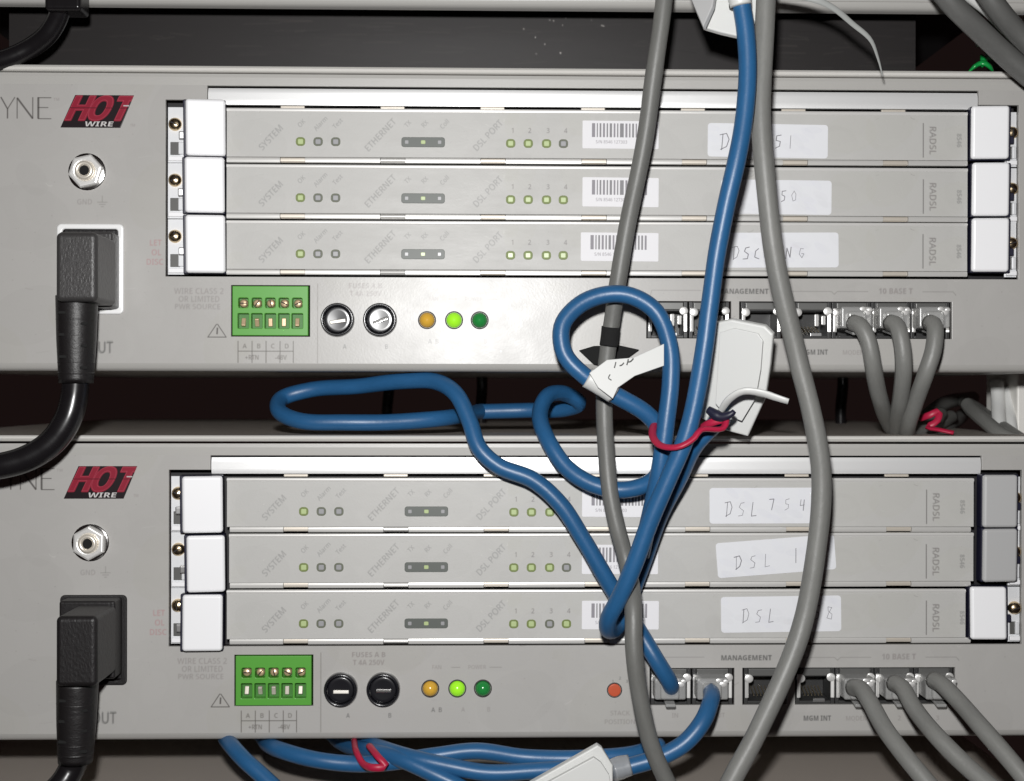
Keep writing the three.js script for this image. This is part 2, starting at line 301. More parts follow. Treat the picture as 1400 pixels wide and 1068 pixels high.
// ---------------------------------------------------------------- the panel behind the upper gap
{
  const a = P(12, 60, -26), b = P(1252, 60, -26), o = V((a.x + b.x) / 2, Y(108), -26);
  const w = b.x - a.x, h = 50;
  const t = thing('blanking_panel', 'black scratched steel panel set back in the gap above the upper unit', 'panel', o);
  part('panel_face', planarUV(extrude(rect(-w / 2, 0, w / 2, h), 1.5, 0.1), -w / 2, 0, w, h), M.scratched, t);
  for (const s of [-1, 1]) part('panel_flange', rbox(1.2, h, 14, 0.3), M.darkSteel, t, s * (w / 2 - 0.6), h / 2, -8.6);
}

// ---------------------------------------------------------------- rack units
const BASEX = X(660), BOTY = Y(508);
const lx = (px) => X(px) - BASEX, ly = (py) => Y(py) - BOTY;
const RX0 = lx(PX0), RX1 = lx(PX1);
const poly = (pts) => pts.map(([x, y]) => [lx(x), ly(y)]);
const prect = (x0, y0, x1, y1) => poly([[x0, y1], [x1, y1], [x1, y0], [x0, y0]]);
const bendProfile = [[0, -1.5], ...Array.from({ length: 7 }, (_, i) => { const a = (i / 6) * Math.PI / 2; return [2.6 - 2.6 * Math.sin(Math.PI / 2 - a) * 1, -2.6 + 2.6 * Math.sin(a)]; }), [2.6, -1.5]];
const openings = {
  inlet: prect(84, 314, 164, 426), block: prect(316, 391, 424, 461), portA: prect(884, 411, 1000, 462), portB: prect(1011, 411, 1072, 462), portC: prect(1083, 411, 1302, 462),
};
const TOPY = 119;
const outline = poly([[PX0, PY1], [PX1, PY1], [PX1, TOPY], [1338, TOPY], [1338, 139], [1393, 139], [1393, 379.5], [226, 379.5], [226, 139], [283, 139], [283, TOPY], [PX0, TOPY]]);
const faceGeo = planarUV(extrude(outline, 1.5, 0.1, Object.values(openings)), RX0, ly(PY1), RX1 - RX0, ly(PY0) - ly(PY1));
const topBendGeo = rail([[ly(TOPY + 0.4), -1.5], ...arc(ly(TOPY + 0.4), ly(103.4), -0.03, 0.22, 12), [ly(103.4), -1.5]], RX0, RX1, 0.5);
const bottomProfile = [[0, -250], [0, -2.6], ...Array.from({ length: 8 }, (_, i) => { const a = i / 7 * Math.PI / 2; return [2.6 - 2.6 * Math.cos(a), -2.6 + 2.6 * Math.sin(a)]; }).slice(1), [2.6, -1.4], [1.2, -4], [1.2, -250]];
const bottomGeo = rail(bottomProfile.map(([y, z]) => [y, z]), RX0, RX1, 0.5);
const rimGeo = rail([[0, -5], ...bottomProfile.slice(1, 9), [2.6, -1.4], [1.2, -4], [1.2, -5]], RX0, RX1, 0.5);
const lidY0 = ly(100.5), lidY1 = ly(92.5), lidProfile = [[lidY0, -0.4], [lidY0 + 0.25, 0.5], [(lidY0 + lidY1) / 2, 0.95], [lidY1 - 0.35, 0.6], [lidY1, -0.3], [lidY1, -250], [lidY0, -250]];
const lidGeo = rail(lidProfile.map(([y, z]) => [y, Math.max(z, -2)]), RX0, RX1, 0.9);
const coverGeo = rail([[lidY0 + 0.1, -2.05], [lidY1 - 0.05, -2.05], [lidY1 - 0.05, -250], [lidY0 + 0.1, -250]], RX0, RX1, 0.5);
const stripGeo = rail([[ly(144.5), -2.4], ...arc(ly(144.5), ly(122.2), -0.9, 0.75, 14), [ly(122.2), -2.4]], lx(284), lx(1337), 0.7);
const FING = [383, 520, 657, 795, 932, 1070, 1207];
const ringPts = (r0, r1, n = 28) => Array.from({ length: n }, (_, i) => { const a = i / n * 2 * Math.PI; return [r0 * Math.cos(a), r1 * Math.sin(a)]; });

function port(parent, px0, px1, hasPlug, bright) {                                     // one socket of a gang: shell, cavity, shield tabs, contacts
  const x0 = lx(px0), x1 = lx(px1), y0 = ly(461.5), y1 = ly(411.5), w = x1 - x0, h = y1 - y0, t = 1.3, top = 3.2;
  const g = new THREE.Group(); g.name = 'network_port'; g.position.set(x0 * K, y0 * K, 0); parent.add(g);
  part('port_shell', mergeGeometries([rbox(t, h, 11, 0.2).clone().translate(t / 2 * K, h / 2 * K, -6.5 * K), rbox(t, h, 11, 0.2).clone().translate((w - t / 2) * K, h / 2 * K, -6.5 * K),
    rbox(w - 2 * t, top, 11, 0.2).clone().translate(w / 2 * K, (h - top / 2) * K, -6.6 * K), rbox(w - 2 * t, 1, 11, 0.2).clone().translate(w / 2 * K, 0.5 * K, -6.6 * K), rbox(w - 2 * t, h - top - 1, 1, 0.1).clone().translate(w / 2 * K, (h - top + 1) / 2 * K, -11.4 * K)]), M.portDark, g);
  part('port_brow', rbox(w - 2 * t - 0.4, 2.6, 1, 0.3), M.portGrey, g, w / 2, h - 1.5, -0.75);
  for (const s of [0, 1]) {
    part('shield_tab', rbox(1.3, h * 0.66, 0.6, 0.28), M.spot, g, s ? w - 0.85 : 0.85, h * 0.5, -0.55).rotation.y = s ? -0.25 : 0.2;
    part('shield_spring', memo('spring', () => new THREE.SphereGeometry(1.6 * K, 18, 12).scale(0.95, 0.9, 0.2)), M.spot, g, s ? w - 1.5 : 1.5, h - 3.6 + (s ? 0.4 : 0), -0.1);
  }
  if (!hasPlug && bright) for (const [f, hh] of [[0.62, 4.2], [0.8, 3.2]]) part('glint_bar', rbox(1.5, hh, 0.7, 0.3), M.spot, g, w * f, h * 0.5, -0.6 - f).rotation.y = 0.12;  // bars added for metal glints, only in empty sockets of the upper unit
  if (!hasPlug) {
    for (let i = 0; i < 6; i++) part('contact', rbox(0.35, 0.35, 6, 0.1), M.shieldGold, g, w * (0.28 + 0.088 * i), h * 0.22 + 0.6, -6).rotation.x = 0.35;
    part('latch_notch', rbox(w * 0.3, 1.2, 1.2, 0.2), M.steel, g, w / 2 + 1.2, 1.3, -0.9);
  }
  return g;
}
function makeUnit(name, label, at, upper) {
  const u = thing(name, label, 'rack unit', at);
  part('front_panel', faceGeo, M.face, u);
  part('bottom_tray', bottomGeo, M.beige, u);
  part('top_bend', topBendGeo, M.beige, u); part('cover_edge', lidGeo, M.edge, u);
  part('top_cover', coverGeo, M.cover, u);
  for (const x of [RX0 + 0.6, RX1 - 0.6]) part('side_panel', rbox(1.2, lidY0 - 1.3, 247, 0.1), M.beige, u, x, (lidY0 + 1.3) / 2, -126);
  part('card_cage', mergeGeometries([rbox(lx(1400) - lx(220), ly(115) - ly(384), 1, 0.1).clone().translate((lx(220) + lx(1400)) / 2 * K, (ly(115) + ly(384)) / 2 * K, -9 * K)]), M.dark, u);
  part('bezel_strip', stripGeo, M.alu, u);
  for (const f of FING) part('gasket_finger', rbox(lx(f + 33) - lx(f), 0.9, 1, 0.2), M.spring, u, lx(f + 16), ly(147), -1.6);
  // logo plate
  const lp = [[103, 134], [183, 134], [164.5, 178], [83, 178]].map(([x, y]) => [lx(x), ly(y)]).reverse();
  part('logo_plate', planarUV(extrude(lp, 0.6, 0.08), lx(83), ly(178), lx(183) - lx(83), ly(134) - ly(178)), M.logo, u, 0, 0, 0.55);
  // ground post
  const gp = new THREE.Group(); gp.name = 'ground_post'; gp.position.set(lx(119) * K, ly(238) * K, 0); u.add(gp);
  part('nut', memo('nut', () => extrude(ringPts(5.9, 5.9, 6), 2.6, 0.7, [ringPts(3.2, 3.2, 20).reverse()], 3)), M.spot, gp, 0, 0, 2.6).rotation.z = upper ? 0.22 : 0.5;
  part('washer', memo('washer', () => lathe([[3.2, 0], [6.3, 0], [6.3, 0.3], [5.6, 0.5], [3.2, 0.5]])), M.chrome, gp, 0, 0, 0.02);
  part('bushing', memo('bushing', () => lathe([[1.5, -4], [1.5, 3.2], [1.9, 3.9], [2.6, 4.1], [3.1, 3.6], [3.25, 2.6], [3.25, -2]])), M.pale, gp);
  part('bore', cyl(1.65, 1.65, 1, 18), M.matt, gp, 0.15, -0.1, 3.1);
  // power inlet
  const pi = new THREE.Group(); pi.name = 'power_inlet'; pi.position.set(lx(124) * K, ly(370) * K, 0); u.add(pi);
  const iw = lx(164) - lx(84), ih = ly(314) - ly(426);
  part('inlet_frame', memo('iframe' + upper, () => extrude(roundRect(-iw / 2 - 1.4, -ih / 2 - 1.3, iw / 2 + 1.4, ih / 2 + 1.3, 1.6), 1.2, 0.55, [roundRect(-iw / 2 + 0.5, -ih / 2 + 0.5, iw / 2 - 0.5, ih / 2 - 0.5, 1).reverse()], 4)), upper ? M.rim : M.rubberDark, pi, 0, 0, 0.95);  // upper frame whitened to paint in flash glare, lower one stays black
  part('inlet_socket', rbox(iw - 0.6, ih - 0.6, 12, 0.6), M.rubberDark, pi, 0, 0, -6.6);
  // terminal block
  const tb = new THREE.Group(); tb.name = 'terminal_block'; tb.position.set(lx(370) * K, ly(426) * K, 0); u.add(tb);
  const bw = lx(422) - lx(318.5), bh = ly(392.5) - ly(459.8), xs = [-2, -1, 0, 1, 2].map((i) => i * bw * 0.178), holesUp = xs.map((x) => roundRect(x - 1.7, 1.0, x + 1.7, 4.4, 0.5, 2).reverse()), holesLow = xs.map((x) => roundRect(x - 1.9, -6.0, x + 1.9, -0.9, 0.3, 2).reverse());
  part('block_body', memo('bbody', () => extrude(rect(-bw / 2, -bh / 2, bw / 2, bh / 2), 3.2, 0.2, [...holesUp, ...holesLow])), M.green, tb, 0, 0, 0.6);
  part('block_back', rbox(bw - 0.5, bh - 0.5, 3, 0.2), M.greenDark, tb, 0, 0, -3.9);
  xs.forEach((x, i) => {
    const s = part('terminal_screw', memo('tscrew', () => lathe([[0, 0.7], [0.9, 0.6], [1.4, 0.2], [1.5, -2]], 18)), M.copper, tb, x + (i - 2) * 0.05, 2.6, -0.9); s.rotation.z = i * 0.9;
    part('screw_slot', rbox(2.2, 0.4, 0.3, 0.08), M.dark, s, 0, 0, 0.62);
    part('wire_clamp', rbox(1.5, 2.9, 1.2, 0.3), upper ? M.copper : M.spring, tb, x - 0.3, -3.8, -2.0).rotation.x = -0.35 + 0.25 * ((i * 3) % 4);
  });
  // fuse holders
  for (const [i, px] of [462, 520].entries()) {
    const f = new THREE.Group(); f.name = 'fuse_holder'; f.position.set(lx(px) * K, ly(438) * K, 0); u.add(f);
    part('fuse_collar', memo('fcol', () => lathe([[4.6, 1.2], [4.75, 2.2], [5.1, 2.6], [5.55, 2.3], [5.75, 1.4], [5.8, 0]], 40)), M.fuse, f);
    part('fuse_cap', memo('fcap', () => lathe([[0, 1.62], [1.6, 1.64], [3.2, 1.72], [4.1, 1.74], [4.5, 1.5], [4.7, 0]], 40)), M.fuse, f);
    part('cap_slot', rbox(5.4, 1.25, 0.7, 0.25), i ? M.chrome : M.slotMetal, f, 0.2, i ? -0.3 : -0.6, 1.75).rotation.set(-0.12, 0, upper ? (i ? 0.35 : 0.15) : 0);
  }
  // status lamps
  for (const [px, mat] of [[584, M.amber], [621, M.lime], [656, M.leaf]]) {
    const l = new THREE.Group(); l.name = 'status_lamp'; l.position.set(lx(px) * K, ly(438) * K, 0); u.add(l);
    part('lamp_lens', memo('lens', () => lathe([[0, 2.3], [0.6, 2.24], [1.2, 2.02], [1.75, 1.65], [2.2, 1.1], [2.5, 0.5], [2.62, 0], [2.75, -1]], 32)), mat, l);
    part('lamp_ring', memo('lring', () => lathe([[2.65, -0.3], [2.7, 0.35], [2.95, 0.45], [3.1, 0]], 28)), M.darkSteel, l);
  }
  // rotary selector
  const r = new THREE.Group(); r.name = 'rotary_selector'; r.position.set(lx(836) * K, ly(441) * K, 0); u.add(r);
  part('selector_knob', memo('knob', () => lathe([[0, 0.25], [1.9, 0.3], [2.2, 0.15], [2.3, -0.5]], 24)), M.orange, r);
  part('selector_ring', memo('kring', () => lathe([[2.25, -0.3], [2.3, 0.2], [2.55, 0.25], [2.65, 0]], 24)), M.darkSteel, r);
  // network ports
  for (const [a, b, full] of [[886, 941, 1], [943, 998, 1], [1014, 1069, 0], [1085, 1138, 0], [1139, 1192, 1], [1193, 1246, 1], [1247, 1300, 1]]) port(u, a, b, full && (!upper || a > 1100), upper && (a < 1000 || a > 1080));
  return u;
}
const unitAt = [V(BASEX, BOTY, 0), V(BASEX + 1.3, BOTY - 125.8, 0)];
makeUnit('rack_unit', 'upper rack unit with shiny fuse caps and an inlet rim whitened to paint in flash glare', unitAt[0], true);
makeUnit('rack_unit', 'lower grey rack unit with black fuse caps and an orange selector beside the sockets', unitAt[1], false);
{
  const o = V(BASEX, unitAt[1].y - 125.8, 0), t = thing('rack_unit', 'rack unit at the bottom edge of which only the grey top cover shows', 'rack unit', o);
  part('cover_edge', lidGeo, M.edge, t); part('top_cover', coverGeo, M.cover, t); part('front_panel', extrude(rect(RX0, ly(495), RX1, ly(103)), 1.5, 0.12), M.beige, t);
  part('bottom_tray', bottomGeo, M.beige, t);
  const o2 = V(BASEX, Y(8.5), 0), t2 = thing('rack_unit', 'rack unit along the top edge of which only the lower rim shows', 'rack unit', o2);
  part('front_panel', extrude(rect(RX0, 2.7, RX1, ly(103)), 1.5, 0.12), M.beige, t2); part('bottom_rim', rimGeo, M.beige, t2); part('side_panel', rbox(RX1 - RX0, ly(103) - 16, 240, 0.2), M.dark, t2, (RX0 + RX1) / 2, (ly(103) + 16) / 2, -124);
}

// ---------------------------------------------------------------- line cards
const CX0 = 310, CX1 = 1322, CH = ly(150) - ly(224.2);
const cardW = lx(CX1) - lx(CX0);
const cutX = FING.map((f) => [lx(f) - lx(CX0), lx(f + 34) - lx(CX0)]);
const ledRing = extrude(roundRect(-1.6, -1.5, 1.6, 1.5, 1.2), 0.6, 0.15, [roundRect(-0.95, -0.9, 0.95, 0.9, 0.5).reverse()]);
const ledLens = extrude(roundRect(-1.0, -0.95, 1.0, 0.95, 0.5), 0.6, 0.25);
const slotGeo = extrude(roundRect(-7.4, -1.7, 7.4, 1.7, 0.9), 0.5, 0.12);
function ejector(parent, x0, y0, x1, y1, mat, tilt, side) {                      // lever: white front cap on a dark body
  const w = x1 - x0, h = y1 - y0, g = new THREE.Group(); g.name = 'ejector'; g.position.set((x0 + x1) / 2 * K, (y0 + y1) / 2 * K, 0); g.rotation.set(tilt[0], tilt[1], 0); parent.add(g);
  part('ejector_cap', memo(['ecap', f2(w), f2(h)].join(), () => { const c = new RoundedBoxGeometry(w * K, h * K, 2.4 * K, 6, 1.1 * K); return c; }), mat, g, 0, 0, 3.2);
  part('ejector_body', rbox(w + 1.0, h + 0.3, 4.2, 0.4), M.navy, g, side * 0.5, -0.1, 0.2);
  part('ejector_hinge', rbox(2.4, 2.6, 1.6, 0.4), side < 0 ? M.steel : M.navy, g, side * (w / 2 + 1.5), -h * 0.12, 0.2);
}
function makeCard(label, unit, row, o) {
  const top = 150 + row * 76.4, bx = lx(CX0), by = ly(top + 74.2), dy = row * 0;
  const t = thing('line_card', label, 'line card', V(unitAt[unit].x + bx, unitAt[unit].y + by, 0), 'line cards in the two rack units');
  t.rotation.z = [0.0004, -0.0007, 0.0005, -0.0005, 0.0009, -0.0003][unit * 3 + row]; t.position.z += [0, 0.1, -0.1, 0.12, -0.05, 0.05][unit * 3 + row] * K;
  const cx = (px) => lx(px) - bx, cy = (py) => ly(py) - by;                      // photograph pixels of the upper unit
  const [fa, fb] = (o.span ?? [0, 0]).map((v) => v / 4);
  part('faceplate', memo('plate' + fa + fb, () => planarUV(extrude(rect(fa, 1.9, cardW + fb, CH - 1.12), 3, 0.15), 0, 0, cardW, CH)), M.cardFace, t, 0, 0, 0.6);
  part('top_bead', memo('bead' + fa + fb, () => rail([[CH - 1.0, -1.6], ...arc(CH - 1.15, CH - 0.02, -0.22, 0.28, 8), [CH, -1.6]], fa, cardW + fb, 0.9)), M.bead, t, 0, 0, 0.72);
  // metal edge along the foot, cut by spring fingers
  let x = 0; const cuts = [...cutX, [cardW, cardW]];
  cuts.forEach(([a, b], i) => {
    const key = 'seg' + i;
    part('gasket_strip', memo(key, () => rail([[0.05, -1.6], ...arc(0.1, 1.8, -0.2, 0.34, 8), [1.8, -1.6]], x + (i ? 0.05 : 0), a - 0.05, 0.9)), M.flange, t, 0, 0, 0.35 + 0.12 * ((i * 5 + row * 3) % 3));
    if (b > a) part('gasket_finger', memo('fin' + i, () => rail([[0.25, -1.6], ...arc(0.35, 1.75, -0.25, i === 1 ? 0.5 : 0.3, 6), [1.7, -1.6]], a + 0.1, b - 0.1, 0.9)), i === 1 ? M.flange : M.spring, t, 0, 0, 0.15);
    x = b;
  });
  const led = (px, py, on) => { const r = part('led_window', ledRing, on ? M.ledRingGreen : M.ledRing, t, cx(px), cy(py), 0.75); part('led_lens', ledLens, on ? M.ledGreen : M.ledGrey, r, 0, 0, 0.02); };
  const rowY = top + 45.5;
  led(411, rowY, 1); led(435, rowY, 0); led(459, rowY, 0);
  [698, 722, 747, 770].forEach((px, i) => led(px, rowY + 1, o.ports[i]));
  const s = part('light_slot', slotGeo, M.slotDark, t, cx(578.5), cy(rowY), 0.72);
  [-5.6, 0, 5.6].forEach((dx, i) => part('slot_led', ledLens, i === 1 ? M.ledGreen : M.ledGrey, s, dx, 0, 0.06).scale.set(i === 1 ? 0.85 : 0.7, 0.75, 1));
  const [qx0, qy0, qx1, qy1] = o.bar;
  const bw = cx(qx1) - cx(qx0), bh = cy(qy0) - cy(qy1);
  const bl = part('barcode_label', memo(['bl', f2(bw), f2(bh)].join(), () => planarUV(extrude(roundRect(-bw / 2, -bh / 2, bw / 2, bh / 2, 0.4), 0.14, 0.03), -bw / 2, -bh / 2, bw, bh)), M.barcode, t, (cx(qx0) + cx(qx1)) / 2, (cy(qy0) + cy(qy1)) / 2, 0.74); bl.rotation.z = o.barTilt ?? -0.006;
  const [nx0, ny0, nx1, ny1] = o.tagBox, nw = cx(nx1) - cx(nx0), nh = cy(ny0) - cy(ny1);
  const nl = part('name_label', planarUV(extrude(roundRect(-nw / 2, -nh / 2, nw / 2, nh / 2, 1.1), 0.14, 0.03), -nw / 2, -nh / 2, nw, nh), std(0xffffff, 0.7, 0, { map: handTex(o.words) }), t, (cx(nx0) + cx(nx1)) / 2, (cy(ny0) + cy(ny1)) / 2, 0.74);
  nl.rotation.z = o.tagTilt; nl.userData.label = o.tagLabel;
  const L = o.left, R = o.right;
  ejector(t, cx(L[0]), cy(L[3]), cx(L[1]), cy(L[2]), L[5] ?? M.white, L[4], -1);
  ejector(t, cx(R[0]), cy(R[3]), cx(R[1]), cy(R[2]), R[5] ?? M.white, R[4], 1);
  // mounting ears with captive screws
  for (const [x0, x1, sx, sy, side] of [[228, 256, 238, top + 21.5, -1], [1376, 1392, 1384.5, top + 27, 1]]) {
    const w = cx(x1) - cx(x0), ear = part('mounting_ear', memo('ear' + side, () => extrude(rect(-w / 2, -0.2, w / 2, CH + 0.2), 1, 0.15)), M.ear, t, (cx(x0) + cx(x1)) / 2, 0.3 + row * 0, -1.2);
    part('ear_clip', rbox(w * 0.36, 4.2, 1.4, 0.35), M.ear, ear, w * 0.22, 4.6, 0.3);
    part('ear_ledge', rbox(w * 0.9, 1.6, 1.2, 0.3), M.white, ear, 0, 1.1, 0.5);
    part('ear_window', rbox(w * 0.5, 4.4, 0.4, 0.15), M.portGrey, ear, -w * 0.12, 4.6, 0.1);
    const sc = part('ear_screw', memo('escrew' + side, () => lathe([[0, 1.5], [1.3, 1.3], [2.0, 0.7], [2.35, -0.6]], 24)), M.brass, ear, cx(sx) - (cx(x0) + cx(x1)) / 2, cy(sy) - 0.3, 0.4);
    part('screw_slot', rbox(2.6, 0.45, 0.3, 0.1), M.dark, sc, 0, 0, 1.42).rotation.z = 0.6 + row * 0.9 + side;
  }
  return t;
}
const G1 = [1, 1, 1, 0], G2 = [1, 1, 1, 1];
makeCard('top card of the upper unit, handwritten label ending in 51', 0, 0, { ports: G1, bar: [796, 165, 900, 203], tagBox: [967, 168, 1131, 214], tagTilt: -0.012, words: [['D', 66, 60, 60, 96], ['151', 290, 62, 72, 78]], tagLabel: 'white sticker with handwritten 151', left: [256, 309, 141, 217, [0.05, 0.1]], right: [1324, 1374, 143.5, 216, [0.03, -0.07]] });
makeCard('middle card of the upper unit, handwritten label ending in 50', 0, 1, { ports: G2, bar: [796, 242, 900, 282], tagBox: [985, 244, 1136, 291], tagTilt: -0.008, words: [['1', 260, 70, 80, 74], ['50', 352, 60, 62, 64]], tagLabel: 'white sticker with handwritten 150', left: [255, 308, 219, 294, [0.05, 0.1]], right: [1325, 1374, 220, 293, [0.03, -0.07]] });
makeCard('bottom card of the upper unit, handwritten label ending in ING', 0, 2, { ports: G2, bar: [794, 318, 900, 357], tagBox: [984, 317, 1146, 365], tagTilt: 0.006, words: [['DSC', 66, 76, 58, 76], ['ING', 290, 80, 70, 66]], tagLabel: 'white sticker with handwritten letters ING', left: [256, 309, 297, 375, [0.05, 0.1]], right: [1325, 1374, 297, 370.5, [0.03, -0.07]] });
const LO = 503.2;
const lower = (a, i, j) => a.map((v, k) => (k === i || k === j) ? v - LO : v - 5);
makeCard('top card of the lower unit, handwritten label reading DSL 754', 1, 0, { span: [-4, 4], ports: G2, bar: [791, 165, 895, 203], tagBox: [965, 163, 1117, 212], tagTilt: 0.004, words: [['DSL', 90, 76, 74, 82], ['754', 350, 60, 88, 62]], tagLabel: 'white sticker with handwritten DSL 754', left: [247, 301, 146, 223, [0.05, 0.1]], right: [1333, 1380, 144, 216, [0.02, 0.03], M.whiteGrey] });
makeCard('middle card of the lower unit, crooked handwritten label reading DSL 15', 1, 1, { span: [-1, 4], ports: G1, bar: [791, 242, 895, 282], tagBox: [975, 234, 1137, 282], tagTilt: 0.075, words: [['DSL', 96, 80, 80, 76], ['15', 420, 62, 74, 82]], tagLabel: 'white sticker stuck on crooked with handwritten DSL 15', left: [253, 304, 226, 303, [0.05, 0.1]], right: [1333, 1380, 219, 292, [0.03, 0.05], M.whiteGrey] });
makeCard('bottom card of the lower unit, handwritten label reading DSL 158', 1, 2, { span: [-4, -7], ports: [1, 1, 0, 1], bar: [791, 318, 896, 357], tagBox: [981, 312, 1145, 361], tagTilt: 0.012, words: [['DSL', 112, 66, 70, 78], ['158', 430, 50, 70, 82]], tagLabel: 'white sticker with handwritten DSL 158', left: [248, 302, 307, 383, [-0.02, 0.03]], right: [1318, 1366, 298, 370, [-0.03, -0.04]] });

// ---------------------------------------------------------------- cables
const GREY_R = 2.95, BLUE_R = 2.85;
function cable(name, label, group, list, r, mat, opts = {}) {
  const o = P(...list[0]), t = thing(name, label, opts.category ?? 'cable', o, group);
  part('jacket', tube(path(list, o), r, { wobble: 0.012, ...opts }), mat, t);
  t.userData.at = undefined; delete t.userData.at; t.origin = o; return t;
}
function plug(t, px, py, unit, z = 0) {                                         // clear modular plug in a socket
  const c = P(px, py, 0), o = t.origin, g = new THREE.Group(); g.name = 'modular_plug'; g.position.set((c.x - o.x) * K, (c.y - o.y) * K, (-o.z) * K); t.add(g);
  part('plug_shell', rbox(10.6, 7.2, 11, 0.7, 3), M.clear, g, 0, 0.4, 1.0);
  part('plug_core', rbox(7.6, 4.4, 8.6, 0.8), M.portGrey, g, 0, 0.1, 0.6);
  part('plug_collar', rbox(6.4, 5.2, 2.4, 1.0, 3), M.clear, g, -0.4, -0.2, 7.2);
  for (const [x, y, w] of [[3.4, 2.0, 1], [2.0, 3.3, 0.8], [4.4, 3.0, 0.7]]) part('glint_bump', memo('clip', () => new THREE.SphereGeometry(1.15 * K, 16, 10).scale(1.1, 0.8, 0.22)), M.spot, g, x, y, 6.45).scale.setScalar(w);  // bright bumps added on the plug to show as glints
  part('latch', rbox(3.4, 1.1, 9, 0.4), M.clear, g, 0, -4.4, 2.6).rotation.x = 0.16;
}
const upGroup = 'grey cables plugged into the upper unit', loGroup = 'grey cables plugged into the lower unit';
let c;
c = cable('grey_cable', 'long grey cable hanging from the top edge, running behind the blue loop', null, [[911, -60, 26], [908, 0, 26], [901, 60, 25], [888, 150, 22], [871, 240, 19], [855, 320, 18], [843, 390, 17], [836, 450, 14], [829, 520, 12], [827, 570, 12], [829, 620, 14], [834, 670, 16], [843, 720, 17], [856, 775, 18], [865, 830, 30], [868, 890, 33], [875, 950, 32], [888, 1010, 30], [912, 1068, 28], [945, 1130, 28]], 2.8, M.greyMid);
c = cable('grey_cable', 'thicker grey cable bowing out to the right in front of both units', null, [[1049, -60, 36], [1047, 0, 36], [1044, 70, 36], [1042, 150, 37], [1045, 230, 38], [1053, 310, 38], [1068, 400, 36], [1090, 490, 34], [1111, 565, 34], [1122, 630, 34], [1123, 690, 34], [1114, 770, 34], [1096, 850, 34], [1068, 930, 36], [1034, 1005, 38], [1000, 1068, 40], [970, 1130, 42]], 3.15, M.grey);
for (const [lab, pts] of [['left grey cable of three hanging from the upper unit', [[1166, 441, 8], [1177, 446, 12], [1188, 466, 14], [1195, 500, 13], [1201, 540, 4], [1211, 572, -14], [1226, 590, -30], [1262, 590, -50], [1300, 570, -90]]],
  ['middle grey cable of three hanging from the upper unit', [[1217, 441, 8], [1226, 446, 12], [1232, 470, 14], [1234, 505, 13], [1231, 545, 4], [1226, 575, -10], [1228, 592, -24], [1256, 588, -44], [1290, 575, -80]]],
  ['right grey cable of three hanging from the upper unit', [[1271, 441, 8], [1278, 446, 12], [1277, 475, 14], [1267, 510, 13], [1254, 548, 4], [1243, 578, -6], [1240, 594, -18], [1266, 588, -36], [1286, 566, -70]]]]) {
  c = cable('grey_patch_cable', lab, upGroup, pts, 2.8, M.grey); plug(c, pts[0][0] - 2, 437, 0);
}
for (const [lab, pts] of [['left grey cable of three sweeping down right from the lower unit', [[1166, 940, 8], [1178, 943, 14], [1192, 962, 22], [1212, 1000, 32], [1245, 1045, 42], [1285, 1090, 50]]],
  ['middle grey cable of three sweeping down right from the lower unit', [[1222, 934, 8], [1234, 940, 14], [1250, 966, 22], [1278, 1000, 34], [1322, 1046, 44], [1370, 1090, 54]]],
  ['right grey cable of three sweeping down right from the lower unit', [[1276, 930, 8], [1289, 936, 14], [1312, 958, 22], [1340, 990, 34], [1376, 1034, 44], [1420, 1090, 54]]]]) {
  c = cable('grey_patch_cable', lab, loGroup, pts, 2.85, M.grey); plug(c, pts[0][0] + 2, 938, 1);
}
// blue cables
c = cable('blue_cable', 'blue cable falling from the top white tag to a folded end before the lower unit', null, [[1010, -40, 44], [1013, 0, 44], [1019, 40, 44], [1022, 90, 44], [1018, 150, 44], [1008, 220, 44], [993, 290, 43], [979, 355, 42], [970, 420, 42], [964, 470, 42], [952, 535, 41], [936, 598, 40], [914, 655, 38], [889, 715, 36], [866, 775, 34], [846, 820, 31], [833, 846, 27], [832, 862, 20], [842, 858, 12], [858, 820, 9], [880, 765, 10], [905, 700, 13], [930, 650, 20], [948, 612, 27], [965, 592, 30], [990, 570, 28]], BLUE_R, M.blue);
c = cable('blue_cable', 'blue cable making the round loop that carries the white marker sleeve', null, [[876, 760, 22], [892, 690, 24], [903, 640, 27], [912, 580, 28], [917, 520, 28], [914, 470, 27], [896, 426, 25], [862, 405, 24], [826, 404, 23], [791, 418, 23], [768, 446, 24], [772, 484, 25], [800, 514, 26], [842, 540, 25], [884, 565, 24], [905, 592, 22], [906, 630, 20], [893, 655, 17], [858, 668, 14], [815, 664, 12], [776, 642, 9], [750, 604, 5], [739, 568, -4], [750, 542, -12], [775, 540, -20], [793, 552, -24], [770, 560, -30], [720, 561, -36], [650, 563, -36]], BLUE_R, M.blue);
c = cable('blue_cable', 'blue cable with the long flat loop in the gap, ending in the lower unit', null, [[660, 562, -38], [610, 571, -12], [540, 576, -6], [470, 577, -4], [412, 576, -6], [381, 563, -14], [384, 546, -22], [425, 534, -24], [490, 529, -18], [550, 521, -10], [596, 521, -4], [624, 538, 2], [642, 575, 6], [654, 612, 9], [680, 637, 10], [728, 657, 11], [768, 692, 12], [798, 738, 12], [825, 785, 11], [850, 825, 9], [876, 866, 10], [899, 905, 12], [915, 932, 10], [918, 944, 4]], BLUE_R, M.blue);
plug(c, 913, 938, 1);
c = cable('blue_cable', 'blue cable curving from a lower unit socket to the white tag at the bottom', null, [[972, 945, 6], [974, 956, 14], [962, 985, 20], [935, 1015, 22], [900, 1034, 22], [862, 1046, 22], [820, 1056, 22], [770, 1068, 20]], BLUE_R, M.blue);
plug(c, 970, 938, 1);
const bun = 'blue cables bundled under the lower unit';
